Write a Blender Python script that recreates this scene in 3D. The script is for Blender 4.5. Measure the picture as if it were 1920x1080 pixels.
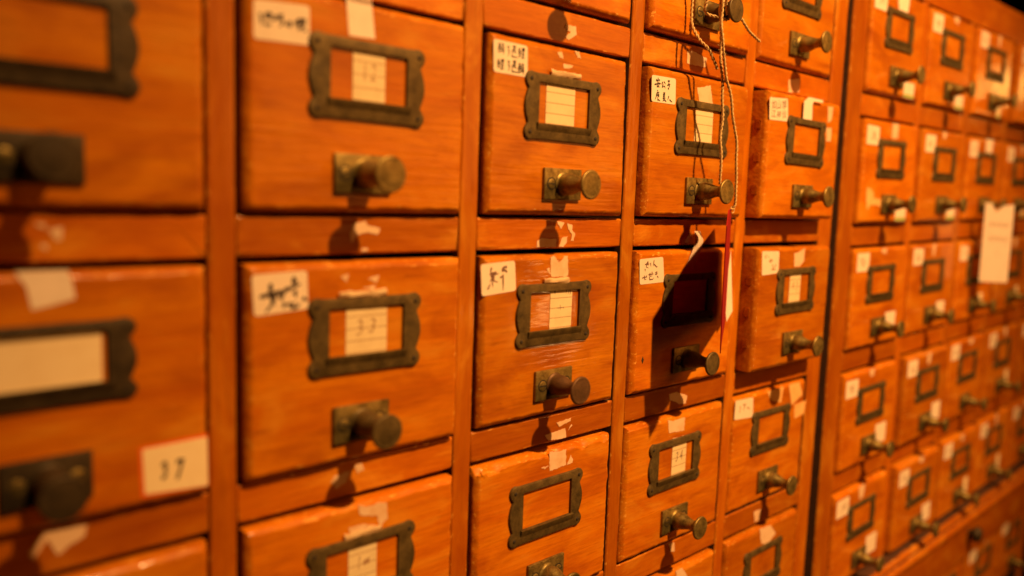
import bpy, bmesh, math, random
from mathutils import Vector, Matrix, noise

for o in list(bpy.data.objects): bpy.data.objects.remove(o)
SC = bpy.context.scene
COL = SC.collection

# ------------------------------------------------------------------ camera
cam_d = bpy.data.cameras.new('camera'); cam = bpy.data.objects.new('camera', cam_d); COL.objects.link(cam)
fwd = Vector((0.6799234, 0.7243973, -0.1138095)); rgt = Vector((0.731385, -0.6811057, 0.0342205)); upv = Vector((0.0527271, 0.1065058, 0.9929131))
M = Matrix((rgt, upv, -fwd)).transposed().to_4x4(); M.translation = Vector((-0.165989, -0.403853, 0.012723))
cam.matrix_world = M
cam_d.sensor_width = 36.0; cam_d.lens = 28.2394
cam_d.clip_start = 0.01; cam_d.clip_end = 50
cam_d.dof.use_dof = True; cam_d.dof.focus_distance = 0.635; cam_d.dof.aperture_fstop = 2.5
SC.camera = cam

# ------------------------------------------------------------------ light
W = bpy.data.worlds.new('World'); SC.world = W; W.use_nodes = True
W.node_tree.nodes['Background'].inputs[0].default_value = (1.0, .45, .2, 1)
W.node_tree.nodes['Background'].inputs[1].default_value = 0.0
LAMP = Vector((0.42, -1.4, 1.7))
def lamp(name, kind, loc, target, power, color, **kw):
    d = bpy.data.lights.new(name, kind); d.energy = power; d.color = color
    for k, v in kw.items(): setattr(d, k, v)
    o = bpy.data.objects.new(name, d); COL.objects.link(o); o.location = loc
    o.rotation_euler = (Vector(target) - Vector(loc)).to_track_quat('-Z', 'Y').to_euler()
    return o
WARM = (1.0, .515, .165)
lamp('pendant_lamp', 'SPOT', LAMP, (0.61, 0, -.04), 490, WARM, shadow_soft_size=.034, spot_size=math.radians(48), spot_blend=1.0)
lamp('room_glow', 'AREA', (1.75, -2.0, .75), (0.5, 0, 0), 19, (1.0, .32, .05), shape='RECTANGLE', size=1.5, size_y=1.5)
lamp('far_lamp', 'POINT', (2.46, -.40, .375), (0, 0, 0), .95, (1.0, .58, .12), shadow_soft_size=.045)
lamp('low_lamp', 'POINT', (1.07, -.80, -.24), (0, 0, 0), 1.1, (1.0, .5, .14), shadow_soft_size=.03)
SC.view_settings.view_transform = 'Standard'; SC.view_settings.look = 'None'
SC.view_settings.exposure = 0.0; SC.view_settings.gamma = 1.0
SC.view_settings.use_curve_mapping = False
SC.cycles.use_denoising = True
SC.cycles.max_bounces = 8
SC.cycles.sample_clamp_direct = 4.0; SC.cycles.sample_clamp_indirect = 1.5

# ------------------------------------------------------------------ materials
def mat(name):
    m = bpy.data.materials.new(name); m.use_nodes = True
    nt = m.node_tree; b = nt.nodes['Principled BSDF']
    return m, nt, b
def node(nt, t, **kw):
    n = nt.nodes.new(t)
    for k, v in kw.items(): setattr(n, k, v)
    return n
def ramp(nt, fac, stops):
    r = node(nt, 'ShaderNodeValToRGB'); e = r.color_ramp.elements
    while len(e) < len(stops): e.new(.5)
    for i, (p, c) in enumerate(stops): e[i].position = p; e[i].color = (*c, 1)
    nt.links.new(fac, r.inputs[0]); return r.outputs[0]
def objcoord(nt, scale, off=True):
    tc = node(nt, 'ShaderNodeTexCoord'); mp = node(nt, 'ShaderNodeMapping')
    mp.inputs['Scale'].default_value = scale
    if off:
        oi = node(nt, 'ShaderNodeObjectInfo'); ml = node(nt, 'ShaderNodeVectorMath', operation='SCALE')
        ml.inputs[0].default_value = (7.1, 3.3, 9.7); nt.links.new(oi.outputs['Random'], ml.inputs['Scale'])
        ad = node(nt, 'ShaderNodeVectorMath', operation='ADD')
        nt.links.new(tc.outputs['Object'], ad.inputs[0]); nt.links.new(ml.outputs[0], ad.inputs[1])
        nt.links.new(ad.outputs[0], mp.inputs['Vector'])
    else:
        nt.links.new(tc.outputs['Object'], mp.inputs['Vector'])
    return mp.outputs[0]
def noise_tex(nt, vec, scale, detail=4, rough=.55, dist=0.0):
    n = node(nt, 'ShaderNodeTexNoise'); n.inputs['Scale'].default_value = scale
    n.inputs['Detail'].default_value = detail; n.inputs['Roughness'].default_value = rough
    n.inputs['Distortion'].default_value = dist; nt.links.new(vec, n.inputs['Vector']); return n.outputs['Fac']
def mixc(nt, fac, a, b, mode='MIX'):
    m = node(nt, 'ShaderNodeMix', data_type='RGBA', blend_type=mode)
    if isinstance(fac, float): m.inputs[0].default_value = fac
    else: nt.links.new(fac, m.inputs[0])
    for k, v in ((6, a), (7, b)):
        if isinstance(v, tuple): m.inputs[k].default_value = (*v, 1)
        else: nt.links.new(v, m.inputs[k])
    return m.outputs[2]
def math_n(nt, op, a, b=None, clamp=False):
    m = node(nt, 'ShaderNodeMath', operation=op); m.use_clamp = clamp
    for k, v in ((0, a), (1, b)):
        if v is None: continue
        if isinstance(v, (int, float)): m.inputs[k].default_value = v
        else: nt.links.new(v, m.inputs[k])
    return m.outputs[0]

def wood(name, along='x', light=(.67, .242, .004), dark=(.50, .130, .002), coat=.5):
    m, nt, b = mat(name)
    ax = {'x': (1.0, 14.0, 14.0), 'z': (14.0, 14.0, 1.0)}[along]
    v = objcoord(nt, ax); v2 = objcoord(nt, tuple(k * 6 for k in ax)); v3 = objcoord(nt, (1, 1, 1))
    band = noise_tex(nt, v, 3.2, 5, .55, 1.1)
    fine = noise_tex(nt, v2, 7.0, 3, .6)
    blot = noise_tex(nt, v3, 9.0, 3, .55)
    c = ramp(nt, band, [(.30, dark), (.55, tuple((x + y) / 2 for x, y in zip(light, dark))), (.74, light)])
    c = mixc(nt, math_n(nt, 'MULTIPLY', math_n(nt, 'SUBTRACT', fine, .50, True), 1.9, True), c, tuple(k * .62 for k in dark))
    c = mixc(nt, math_n(nt, 'MULTIPLY', math_n(nt, 'SUBTRACT', blot, .52, True), 1.6, True), c, tuple(k * 1.04 for k in light))
    # slow drift between amber and brown along the board, old handling grime
    ax3 = {'x': (1.0, 2.6, 2.6), 'z': (2.6, 2.6, 1.0)}[along]
    drift = noise_tex(nt, objcoord(nt, ax3), 15.0, 4, .6, .6)
    c = mixc(nt, math_n(nt, 'MULTIPLY', math_n(nt, 'SUBTRACT', .52, drift, True), 3.6, True), c, (.34, .074, .002))
    c = mixc(nt, math_n(nt, 'MULTIPLY', math_n(nt, 'SUBTRACT', drift, .54, True), 4.0, True), c, (.66, .29, .024))
    por = noise_tex(nt, objcoord(nt, tuple(k * 3 for k in ax)), 34.0, 2, .5)
    c = mixc(nt, math_n(nt, 'MULTIPLY', math_n(nt, 'SUBTRACT', por, .62, True), 3.5, True), c, (.24, .05, .002))
    # dark flecks of the grain
    fl = noise_tex(nt, v, 17.0, 2, .5, .4)
    c = mixc(nt, math_n(nt, 'MULTIPLY', math_n(nt, 'SUBTRACT', fl, .70, True), 5.0, True), c, (.16, .03, .002))
    # rubbed pale spots where the varnish is gone
    sp = noise_tex(nt, objcoord(nt, tuple(k * 2 for k in ax)), 26.0, 3, .7)
    area = noise_tex(nt, v3, 14.0, 2)
    spm = math_n(nt, 'MULTIPLY', math_n(nt, 'MULTIPLY', math_n(nt, 'SUBTRACT', sp, .66, True), 9.0, True),
                 math_n(nt, 'MULTIPLY', math_n(nt, 'SUBTRACT', area, .50, True), 7.0, True), True)
    c = mixc(nt, spm, c, (.74, .36, .08))
    # varnish chipped off along the edges
    at = node(nt, 'ShaderNodeAttribute', attribute_name='edge')
    ch = noise_tex(nt, objcoord(nt, tuple(1 + k * .12 for k in ax)), 150.0, 4, .65)
    chm = math_n(nt, 'MULTIPLY', math_n(nt, 'MULTIPLY', math_n(nt, 'SUBTRACT', ch, .575, True), 14.0, True), at.outputs['Fac'], True)
    c = mixc(nt, math_n(nt, 'MULTIPLY', chm, .8), c, (.78, .40, .075))
    # each board its own shade
    oi = node(nt, 'ShaderNodeObjectInfo'); hv = node(nt, 'ShaderNodeHueSaturation')
    mr = node(nt, 'ShaderNodeMapRange'); mr.inputs[3].default_value = .76; mr.inputs[4].default_value = 1.10
    nt.links.new(oi.outputs['Random'], mr.inputs[0]); nt.links.new(mr.outputs[0], hv.inputs['Value'])
    nt.links.new(c, hv.inputs['Color']); nt.links.new(hv.outputs[0], b.inputs['Base Color'])
    rg = node(nt, 'ShaderNodeMapRange'); rg.inputs[3].default_value = .30; rg.inputs[4].default_value = .55
    nt.links.new(blot, rg.inputs[0]); nt.links.new(rg.outputs[0], b.inputs['Roughness'])
    b.inputs['Coat Weight'].default_value = coat; b.inputs['Coat Roughness'].default_value = .10
    b.inputs['Coat Tint'].default_value = (1.0, .85, .6, 1)
    b.inputs['Coat IOR'].default_value = 1.45
    b.inputs['Specular IOR Level'].default_value = .2
    brush = noise_tex(nt, objcoord(nt, tuple(k * 4 for k in ax)), 5.0, 2, .5)
    wav = noise_tex(nt, v3, 26.0, 2, .5)
    h = math_n(nt, 'ADD', math_n(nt, 'MULTIPLY', brush, .75), math_n(nt, 'MULTIPLY', wav, 1.6))
    h = math_n(nt, 'ADD', h, math_n(nt, 'MULTIPLY', fine, .12))
    bp = node(nt, 'ShaderNodeBump'); bp.inputs['Strength'].default_value = .5; bp.inputs['Distance'].default_value = .0009
    nt.links.new(h, bp.inputs['Height']); nt.links.new(bp.outputs[0], b.inputs['Normal']); nt.links.new(bp.outputs[0], b.inputs['Coat Normal'])
    return m
WOOD_FRONT = wood('varnished_pine_front', 'x')
WOOD_RAIL = wood('varnished_pine_rail', 'x', (.53, .160, .003), (.39, .100, .002))
WOOD_STILE = wood('varnished_pine_stile', 'z', (.53, .165, .003), (.40, .105, .002))
m, nt, b = mat('gap_shade_inner_wood'); WOOD_IN = m  # inner wood coloured very dark so the gaps read as black shade
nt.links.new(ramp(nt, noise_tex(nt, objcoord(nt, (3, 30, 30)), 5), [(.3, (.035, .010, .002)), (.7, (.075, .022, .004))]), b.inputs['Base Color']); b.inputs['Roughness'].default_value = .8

def brass(name, lo, hi, metal=.72, r0=.34, r1=.62):
    m, nt, b = mat(name)
    v = objcoord(nt, (1, 1, 1))
    n1 = noise_tex(nt, v, 130, 6, .65); n2 = noise_tex(nt, v, 700, 3)
    f = math_n(nt, 'ADD', math_n(nt, 'MULTIPLY', n1, .7), math_n(nt, 'MULTIPLY', n2, .3))
    nt.links.new(ramp(nt, f, [(.34, lo), (.64, hi)]), b.inputs['Base Color'])
    b.inputs['Metallic'].default_value = metal
    rg = node(nt, 'ShaderNodeMapRange'); rg.inputs[3].default_value = r0; rg.inputs[4].default_value = r1
    nt.links.new(n1, rg.inputs[0]); nt.links.new(rg.outputs[0], b.inputs['Roughness'])
    bp = node(nt, 'ShaderNodeBump'); bp.inputs['Strength'].default_value = .25; bp.inputs['Distance'].default_value = .0004
    nt.links.new(f, bp.inputs['Height']); nt.links.new(bp.outputs[0], b.inputs['Normal'])
    return m
BRASS = brass('aged_brass', (.085, .057, .016), (.37, .268, .082))
BRASS_FRAME = brass('dull_bronze', (.050, .033, .011), (.165, .110, .034), .45, .42, .7)
BRASS_BLACK = brass('blackened_bronze', (.022, .015, .008), (.075, .050, .022), .4, .45, .7)
BRASS_DARK = brass('dark_rusty_bronze', (.07, .035, .015), (.17, .085, .035), .5, .45, .7)

def paper(name, col, col2=None, lines=0.0, stain=.25):
    m, nt, b = mat(name)
    v = objcoord(nt, (1, 1, 1))
    c = mixc(nt, math_n(nt, 'MULTIPLY', math_n(nt, 'SUBTRACT', noise_tex(nt, v, 90, 5), .45, True), 2.0, True), col, col2 or tuple(k * (1 - stain) for k in col))
    if lines:
        tc = node(nt, 'ShaderNodeTexCoord'); sx = node(nt, 'ShaderNodeSeparateXYZ'); nt.links.new(tc.outputs['Object'], sx.inputs[0])
        ph = math_n(nt, 'FRACT', math_n(nt, 'DIVIDE', sx.outputs['Z'], lines))
        ln = math_n(nt, 'LESS_THAN', ph, .085)
        c = mixc(nt, math_n(nt, 'MULTIPLY', ln, .75), c, (.30, .15, .07))
    nt.links.new(c, b.inputs['Base Color']); b.inputs['Roughness'].default_value = .75
    b.inputs['Specular IOR Level'].default_value = .25
    bp = node(nt, 'ShaderNodeBump'); bp.inputs['Strength'].default_value = .3; bp.inputs['Distance'].default_value = .0003
    nt.links.new(noise_tex(nt, v, 160, 4), bp.inputs['Height']); nt.links.new(bp.outputs[0], b.inputs['Normal'])
    return m
PAPER = paper('white_sticker_paper', (.80, .66, .52), stain=.12)
SLIP = paper('ruled_card_paper', (.74, .60, .36), (.62, .47, .26), lines=.0072)
SCRAPM = paper('torn_paper', (.72, .50, .32), (.58, .28, .10))
SCUFF_GLOSS = paper('thin_torn_paper_and_gloss', (.78, .46, .17), (.70, .28, .04))
CARDM = paper('cream_card', (.86, .70, .44), (.80, .62, .36))
TAPE = paper('white_paper_tape', (.86, .72, .60), stain=.15)
ORANGE = paper('red_border_paper', (.78, .13, .015), stain=.2)
REDM = paper('red_card', (.30, .004, .005), (.20, .003, .004))
GREEN = paper('green_edge', (.30, .38, .06), stain=.2)
m, nt, b = mat('black_ink'); INK = m; b.inputs['Base Color'].default_value = (.030, .016, .014, 1); b.inputs['Roughness'].default_value = .6
m, nt, b = mat('faded_ink'); INKF = m; b.inputs['Base Color'].default_value = (.36, .21, .11, 1); b.inputs['Roughness'].default_value = .7
m, nt, b = mat('brown_ink'); INKB = m; b.inputs['Base Color'].default_value = (.16, .075, .055, 1); b.inputs['Roughness'].default_value = .7
m, nt, b = mat('dark_slot'); SLOT = m; b.inputs['Base Color'].default_value = (.02, .012, .006, 1); b.inputs['Roughness'].default_value = .8
m, nt, b = mat('jute_twine'); TWM = m
nt.links.new(ramp(nt, noise_tex(nt, objcoord(nt, (1, 1, 1)), 900, 4), [(.3, (.40, .24, .08)), (.7, (.72, .52, .24))]), b.inputs['Base Color']); b.inputs['Roughness'].default_value = .9

# ------------------------------------------------------------------ helpers
def link(name, me, parent=None, loc=(0, 0, 0)):
    o = bpy.data.objects.new(name, me); COL.objects.link(o); o.location = loc
    if parent is not None: o.parent = parent
    return o
def mesh(name, bm, mats, smooth=None, recalc=True):
    if recalc: bmesh.ops.recalc_face_normals(bm, faces=bm.faces[:])
    me = bpy.data.meshes.new(name); bm.to_mesh(me); bm.free()
    for mm in (mats if isinstance(mats, (list, tuple)) else [mats]): me.materials.append(mm)
    if smooth is not None:
        for p in me.polygons: p.use_smooth = True
        me.set_sharp_from_angle(angle=math.radians(smooth))
    return me
def thing(name, label, cat, loc=(0, 0, 0), group=None):
    o = bpy.data.objects.new(name, None); o.empty_display_size = .02; COL.objects.link(o); o.location = loc
    o['label'] = label; o['category'] = cat
    if group: o['group'] = group
    return o
def box(bm, x0, x1, y0, y1, z0, z1):
    vs = [bm.verts.new((x, y, z)) for x in (x0, x1) for y in (y0, y1) for z in (z0, z1)]
    for f in ((0, 1, 3, 2), (4, 6, 7, 5), (0, 4, 5, 1), (2, 3, 7, 6), (0, 2, 6, 4), (1, 5, 7, 3)):
        bm.faces.new([vs[i] for i in f])
def bevel_box(x0, x1, y0, y1, z0, z1, w, seg=2):
    bm = bmesh.new(); box(bm, x0, x1, y0, y1, z0, z1)
    bmesh.ops.bevel(bm, geom=bm.edges[:], offset=w, segments=seg, affect='EDGES', profile=.5)
    return bm
def bridge(bm, A, B):
    n = len(A)
    for i in range(n): bm.faces.new((A[i], A[(i + 1) % n], B[(i + 1) % n], B[i]))

def board(x0, x1, z0, z1, thick, bev, seed, wear=.35, chip=0.0, step=.003, gap_shade=False):
    """a board seen from the front (face at y=0, looking at -y) with hand-worn rounded front edges"""
    r = bev * 1.25; P = []
    def edge(ax, az, bx, bz, nx, nz):
        L = math.hypot(bx - ax, bz - az); n = max(2, int(L / step))
        for i in range(n): t = i / n; P.append((ax + (bx - ax) * t, az + (bz - az) * t, nx, nz))
    def corner(x, z, nx, nz): P.append((x - nx * .0003, z - nz * .0003, nx, nz))
    edge(x0 + r, z0, x1 - r, z0, 0, -1); P.append((x1 - r, z0, 0, -1)); corner(x1, z0, 1, -1)
    edge(x1, z0 + r, x1, z1 - r, 1, 0); P.append((x1, z1 - r, 1, 0)); corner(x1, z1, 1, 1)
    edge(x1 - r, z1, x0 + r, z1, 0, 1); P.append((x0 + r, z1, 0, 1)); corner(x0, z1, -1, 1)
    edge(x0, z1 - r, x0, z0 + r, -1, 0); P.append((x0, z0 + r, -1, 0)); corner(x0, z0, -1, -1)
    bm = bmesh.new(); rings = []; lay = bm.verts.layers.float.new('edge')
    prof = [(0, thick), (0, None), .08, .16, .40, .70, .88, 1.0, 'in']
    PY = {.08: .80, .16: .66, .40: .36, .70: .11, .88: .03, 1.0: 0.0}
    def bv(x, z, nx, nz):
        q = noise.noise(Vector((x * 90 + seed * 3.7, z * 90, seed))) * .6 + noise.noise(Vector((x * 260, z * 260 + seed, seed * 1.3))) * .4
        b = bev * (1 + wear * q)
        if chip and nz > .5:
            c = noise.noise(Vector((x * 75 + seed * 5.1, 3.3, seed)))
            if c > .12: b *= 1 + chip * (c - .12) * 4
        return min(max(b, bev * .5), bev * (1.15 if not chip else 1.9))
    for pr in prof:
        ring = []
        for x, z, nx, nz in P:
            b = bv(x, z, nx, nz)
            if isinstance(pr, tuple): ins, y = 0, (thick if pr[1] is not None else b)
            elif pr == 'in': ins, y = b + .0006, 0
            else: ins, y = b * pr, b * PY[pr]
            jx = noise.noise(Vector((x * 400, z * 400, seed + y * 300))) * .00012
            vv = bm.verts.new((x - nx * (ins + jx), y, z - nz * (ins + jx)))
            vv[lay] = 0.0 if isinstance(pr, tuple) and pr[1] is not None else (.0 if pr == 'in' else 1.0)
            ring.append(vv)
        rings.append(ring)
    for k, (a, b) in enumerate(zip(rings, rings[1:])):
        n0 = len(bm.faces); bridge(bm, a, b)
        if k == 0 and gap_shade:
            bm.faces.ensure_lookup_table()
            for f in bm.faces[n0:]: f.material_index = 1  # sides facing the gaps take the shade-dark colour
    bm.faces.new(rings[-1]); bm.faces.new(rings[0][::-1])
    return bm

def lathe(profile, seg=40, axis='-y'):
    """profile of (radius, height); height runs towards -y"""
    bm = bmesh.new(); rings = []
    for r, h in profile:
        if r < 1e-7: rings.append([bm.verts.new((0, -h, 0))])
        else: rings.append([bm.verts.new((r * math.cos(2 * math.pi * i / seg), -h, r * math.sin(2 * math.pi * i / seg))) for i in range(seg)])
    for a, b in zip(rings, rings[1:]):
        if len(b) == 1:
            for i in range(seg): bm.faces.new((a[i], a[(i + 1) % seg], b[0]))
        elif len(a) == 1:
            for i in range(seg): bm.faces.new((b[i], b[(i + 1) % seg], a[0]))
        else: bridge(bm, a, b)
    return bm

def flat_poly(pts, y, thick=.00018, mats=PAPER, name='paper', torn=0.0, seed=0, curl=0.0):
    """a flat sheet lying on a face: pts are (x, z) metres, y the sheet's plane"""
    if torn:
        rnd = random.Random(seed); out = []
        for i, (x, z) in enumerate(pts):
            x2, z2 = pts[(i + 1) % len(pts)]; L = math.hypot(x2 - x, z2 - z); n = max(1, int(L / .0013))
            for k in range(n):
                t = k / n; j = torn if k else torn * .4
                out.append((x + (x2 - x) * t + rnd.uniform(-j, j), z + (z2 - z) * t + rnd.uniform(-j, j)))
        pts = out
    bm = bmesh.new(); n = len(pts)
    F = [bm.verts.new((x, y - thick, z)) for x, z in pts]; B = [bm.verts.new((x, y, z)) for x, z in pts]
    E = [bm.edges.new((F[i], F[(i + 1) % n])) for i in range(n)]
    bmesh.ops.triangle_fill(bm, edges=E, use_beauty=True)
    bridge(bm, B, F)
    return mesh(name, bm, mats)
def round_quad(q, r=.0022, n=4):
    out = []
    for i in range(4):
        p = Vector(q[i]); a = (Vector(q[i - 1]) - p).normalized(); b = (Vector(q[(i + 1) % 4]) - p).normalized()
        A = p + a * r; B = p + b * r
        for k in range(n + 1):
            t = k / n; out.append(tuple(A * (1 - t) ** 2 + p * 2 * t * (1 - t) + B * t * t))
    return out
def sheet(rows, mats, name, thick=.0002):
    """a curved paper strip: rows of left/right points"""
    bm = bmesh.new(); R = [[bm.verts.new(p) for p in row] for row in rows]
    for a, b in zip(R, R[1:]):
        for i in range(len(a) - 1): bm.faces.new((a[i], a[i + 1], b[i + 1], b[i]))
    bmesh.ops.solidify(bm, geom=bm.faces[:], thickness=thick)
    return mesh(name, bm, mats, smooth=50)

# writing ----------------------------------------------------------
def strokes_mesh(strokes, fmap, y, width, mats):
    """brush strokes as thin raised ribbons; strokes in (a, b) units mapped by fmap to (x, z)"""
    bm = bmesh.new(); rnd = random.Random(len(strokes))
    for s in strokes:
        p = [Vector(fmap(*q)) for q in s]; pts = []
        for i in range(len(p) - 1):
            for k in range(4): pts.append(p[i].lerp(p[i + 1], k / 4))
        pts.append(p[-1]); n = len(pts); Lft = []; Rgt = []
        for i, q in enumerate(pts):
            d = (pts[min(i + 1, n - 1)] - pts[max(i - 1, 0)]); d = d.normalized() if d.length > 0 else Vector((1, 0))
            t = i / (n - 1); w = width * (1.15 - .75 * t) * rnd.uniform(.85, 1.15) * (.6 if i in (0, n - 1) else 1)
            nn = Vector((-d.y, d.x)) * w / 2
            Lft.append(bm.verts.new((q.x + nn.x, y, q.y + nn.y))); Rgt.append(bm.verts.new((q.x - nn.x, y, q.y - nn.y)))
        y -= .000004
        for i in range(n - 1): bm.faces.new((Lft[i], Lft[i + 1], Rgt[i + 1], Rgt[i]))
    bm.normal_update()
    for f in bm.faces:
        if f.normal.y > 0: f.normal_flip()
    return mesh('handwriting', bm, mats, recalc=False)
def text_mesh(lines, quad, y, mats, seed=0, fill=(.86, .86), slant=.12, bold=.004):
    """handwritten lines fitted into a quad TL TR BR BL of (x, z)"""
    TL, TR, BR, BL = [Vector(q) for q in quad]
    rnd = random.Random(seed); bm = bmesh.new(); nl = len(lines)
    for li, tx in enumerate(lines):
        nch = len(tx)
        for ci, ch in enumerate(tx):
            c = bpy.data.curves.new('t', 'FONT'); c.body = ch; c.resolution_u = 2; c.offset = bold
            o = bpy.data.objects.new('t', c); COL.objects.link(o); bpy.context.view_layer.update()
            me = bpy.data.meshes.new_from_object(o.evaluated_get(bpy.context.evaluated_depsgraph_get()))
            bpy.data.objects.remove(o); bpy.data.curves.remove(c)
            if not me.vertices: continue
            xs = [v.co.x for v in me.vertices]; ys = [v.co.y for v in me.vertices]
            cx, cy = (min(xs) + max(xs)) / 2, (min(ys) + max(ys)) / 2; sz = max(max(xs) - min(xs), max(ys) - min(ys))
            rot = rnd.uniform(-.12, .12); k = rnd.uniform(.84, 1.0) / sz; jx, jy = rnd.uniform(-.06, .06), rnd.uniform(-.07, .07)
            vs = []
            for v in me.vertices:
                a, b2 = (v.co.x - cx) * k, (v.co.y - cy) * k
                w = noise.noise(Vector((a * 3 + seed, b2 * 3, ci + li * 7))) * .07
                a += w + b2 * slant; b2 += noise.noise(Vector((a * 3, b2 * 3 + 9, ci + li * 7 + seed))) * .06 + a * .10
                a, b2 = a * math.cos(rot) - b2 * math.sin(rot), a * math.sin(rot) + b2 * math.cos(rot)
                u = .5 + ((ci + .5 + jx + a * .92) / nch - .5) * fill[0]
                t = .5 + ((li + .5 + jy - b2 * .95) / nl - .5) * fill[1]
                q = (TL * (1 - u) + TR * u) * (1 - t) + (BL * (1 - u) + BR * u) * t
                vs.append(bm.verts.new((q.x, y, q.y)))
            for p in me.polygons:
                try: bm.faces.new([vs[i] for i in p.vertices])
                except ValueError: pass
            bpy.data.meshes.remove(me)
    bm.normal_update()
    for f in bm.faces:
        if f.normal.y > 0: f.normal_flip()
    return mesh('handwriting', bm, mats, recalc=False)
def affine_map(corners, quad):
    """maps points measured on a sticker with the given corners (TL TR BR BL) onto quad (x, z)"""
    TL, TR, BR, BL = [Vector(c) for c in corners]; q = [Vector(c) for c in quad]
    def f(a, b):
        u, v = .5, .5
        for _ in range(12):
            P = (TL * (1 - u) + TR * u) * (1 - v) + (BL * (1 - u) + BR * u) * v
            du = (TR - TL) * (1 - v) + (BR - BL) * v; dv = (BL - TL) * (1 - u) + (BR - TR) * u
            e = Vector((a, b)) - P; det = du.x * dv.y - du.y * dv.x
            u += (e.x * dv.y - e.y * dv.x) / det; v += (du.x * e.y - du.y * e.x) / det
        return (q[0] * (1 - u) + q[1] * u) * (1 - v) + (q[3] * (1 - u) + q[2] * u) * v
    return f

# ------------------------------------------------------------------ shared meshes
def holder_mesh():
    q = [(0, 22.2), (14, 22.2), (27.6, 22.2)]
    for a in range(112, -50, -14): q.append((33.0 + 5.4 * math.cos(math.radians(a)), 17.5 + 5.4 * math.sin(math.radians(a))))
    for z in (11.6, 10.2, 8, 5, 2.5): q.append((35.2 + 3.3 * math.cos(math.pi / 2 * z / 11.8), z))
    q.append((38.5, 0))
    full = q[:] + [(x, -z) for x, z in q[-2::-1]] ; full += [(-x, z) for x, z in full[-2:0:-1]]
    full = [Vector((x / 1000, z / 1000)) for x, z in full]; n = len(full)   # clockwise
    nrm = []
    for i in range(n):
        d = (full[(i + 1) % n] - full[i - 1]).normalized(); nrm.append(Vector((-d.y, d.x)))
    bm = bmesh.new()
    ring = lambda ins, y: [bm.verts.new((p.x - k.x * ins, y, p.y - k.y * ins)) for p, k in zip(full, nrm)]
    R0, R1, R2, R3 = ring(0, 0), ring(0, -.0011), ring(.00035, -.0017), ring(.0009, -.0019)
    bridge(bm, R0, R1); bridge(bm, R1, R2); bridge(bm, R2, R3)
    rect = [(-.0255, .0165), (.0255, .0165), (.0255, -.0115), (-.0255, -.0115)]; ip = []
    for i in range(4):
        a, b = Vector(rect[i]), Vector(rect[(i + 1) % 4])
        for k in range(6): ip.append(a.lerp(b, k / 6))
    I0 = [bm.verts.new((p.x, -.0019, p.y)) for p in ip]; I1 = [bm.verts.new((p.x, -.0001, p.y)) for p in ip]
    bridge(bm, I0, I1)
    ed = [bm.edges.get((R3[i], R3[(i + 1) % n])) for i in range(n)] + [bm.edges.get((I0[i], I0[(i + 1) % 24])) for i in range(24)]
    bmesh.ops.triangle_fill(bm, edges=ed, use_beauty=True)
    # the rolled lip along the bottom and the thin one along the top
    def bead(x0, x1, prof):
        A = [bm.verts.new((x0, y, z)) for y, z in prof]; B = [bm.verts.new((x1, y, z)) for y, z in prof]
        for i in range(len(prof) - 1): bm.faces.new((A[i], A[i + 1], B[i + 1], B[i]))
        bm.faces.new(A); bm.faces.new(B[::-1])
    bead(-.0275, .0275, [(-.0017, -.0112), (-.0036, -.0114), (-.0035, -.0124), (-.0028, -.0144), (-.0017, -.0168)])
    return mesh('label_holder', bm, BRASS_FRAME, smooth=38)
HOLDER = holder_mesh()
RIVET = mesh('rivet', lathe([(.0014, 0), (.0013, .0003), (.0008, .0005), (0, .0006)], 14), SLOT, smooth=60)
PLATE = mesh('knob_plate', bevel_box(-.019, .019, -.0024, 0, -.011, .011, .0006, 2), BRASS, smooth=40)
KPROF = [(8.4, 0), (8.4, .7), (7.4, 1.3), (6.9, 2.2), (7.3, 4.2), (7.5, 6.6), (7.0, 9.2), (5.9, 12), (4.9, 15), (4.4, 17.8), (4.7, 20.2), (6.0, 22.2), (8.4, 23.7),
         (9.7, 24.6), (10.2, 25.3), (10.2, 26.1), (9.7, 26.7), (8.8, 26.9), (8.2, 26.7), (7.6, 26.8), (4, 27.1), (0, 27.2)]
def knob(m_): return mesh('knob', lathe([(r / 1000, h / 1000) for r, h in KPROF], 44), m_, smooth=55)
KNOB, KNOB_D, KNOB_B = knob(BRASS), knob(BRASS_DARK), knob(BRASS_FRAME)
def screw_mesh():
    bm = lathe([(.0036, 0), (.0036, .0004), (.0030, .0007), (0, .0008)], 22)
    o = lathe([(.0045, 0), (.0045, .00012), (0, .00012)], 22); me0 = bpy.data.meshes.new('ring'); o.to_mesh(me0); o.free()
    nr = len(bm.faces); bm.from_mesh(me0); bpy.data.meshes.remove(me0); bm.faces.ensure_lookup_table()
    for f in bm.faces[nr:]: f.material_index = 1
    n0 = len(bm.faces); a = len(bm.verts)
    box(bm, -.0031, .0031, -.00095, -.0004, -.00042, .00042)
    bm.faces.ensure_lookup_table()
    for f in bm.faces[n0:]: f.material_index = 1
    return mesh('screw', bm, [BRASS, SLOT], smooth=45)
SCREW = screw_mesh()
def tray_mesh():
    bm = bmesh.new(); x0, x1, y0, y1, z0, z1 = .003, .1425, .0185, .27, -.118, -.020
    box(bm, x0, x0 + .008, y0, y1, z0, z1); box(bm, x1 - .008, x1, y0, y1, z0, z1)
    box(bm, x0 + .008, x1 - .008, y1 - .008, y1, z0, z1); box(bm, x0 + .008, x1 - .008, y0, y1 - .008, z0, z0 + .006)
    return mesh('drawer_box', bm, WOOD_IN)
TRAY = tray_mesh()
DOVE = None

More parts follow.
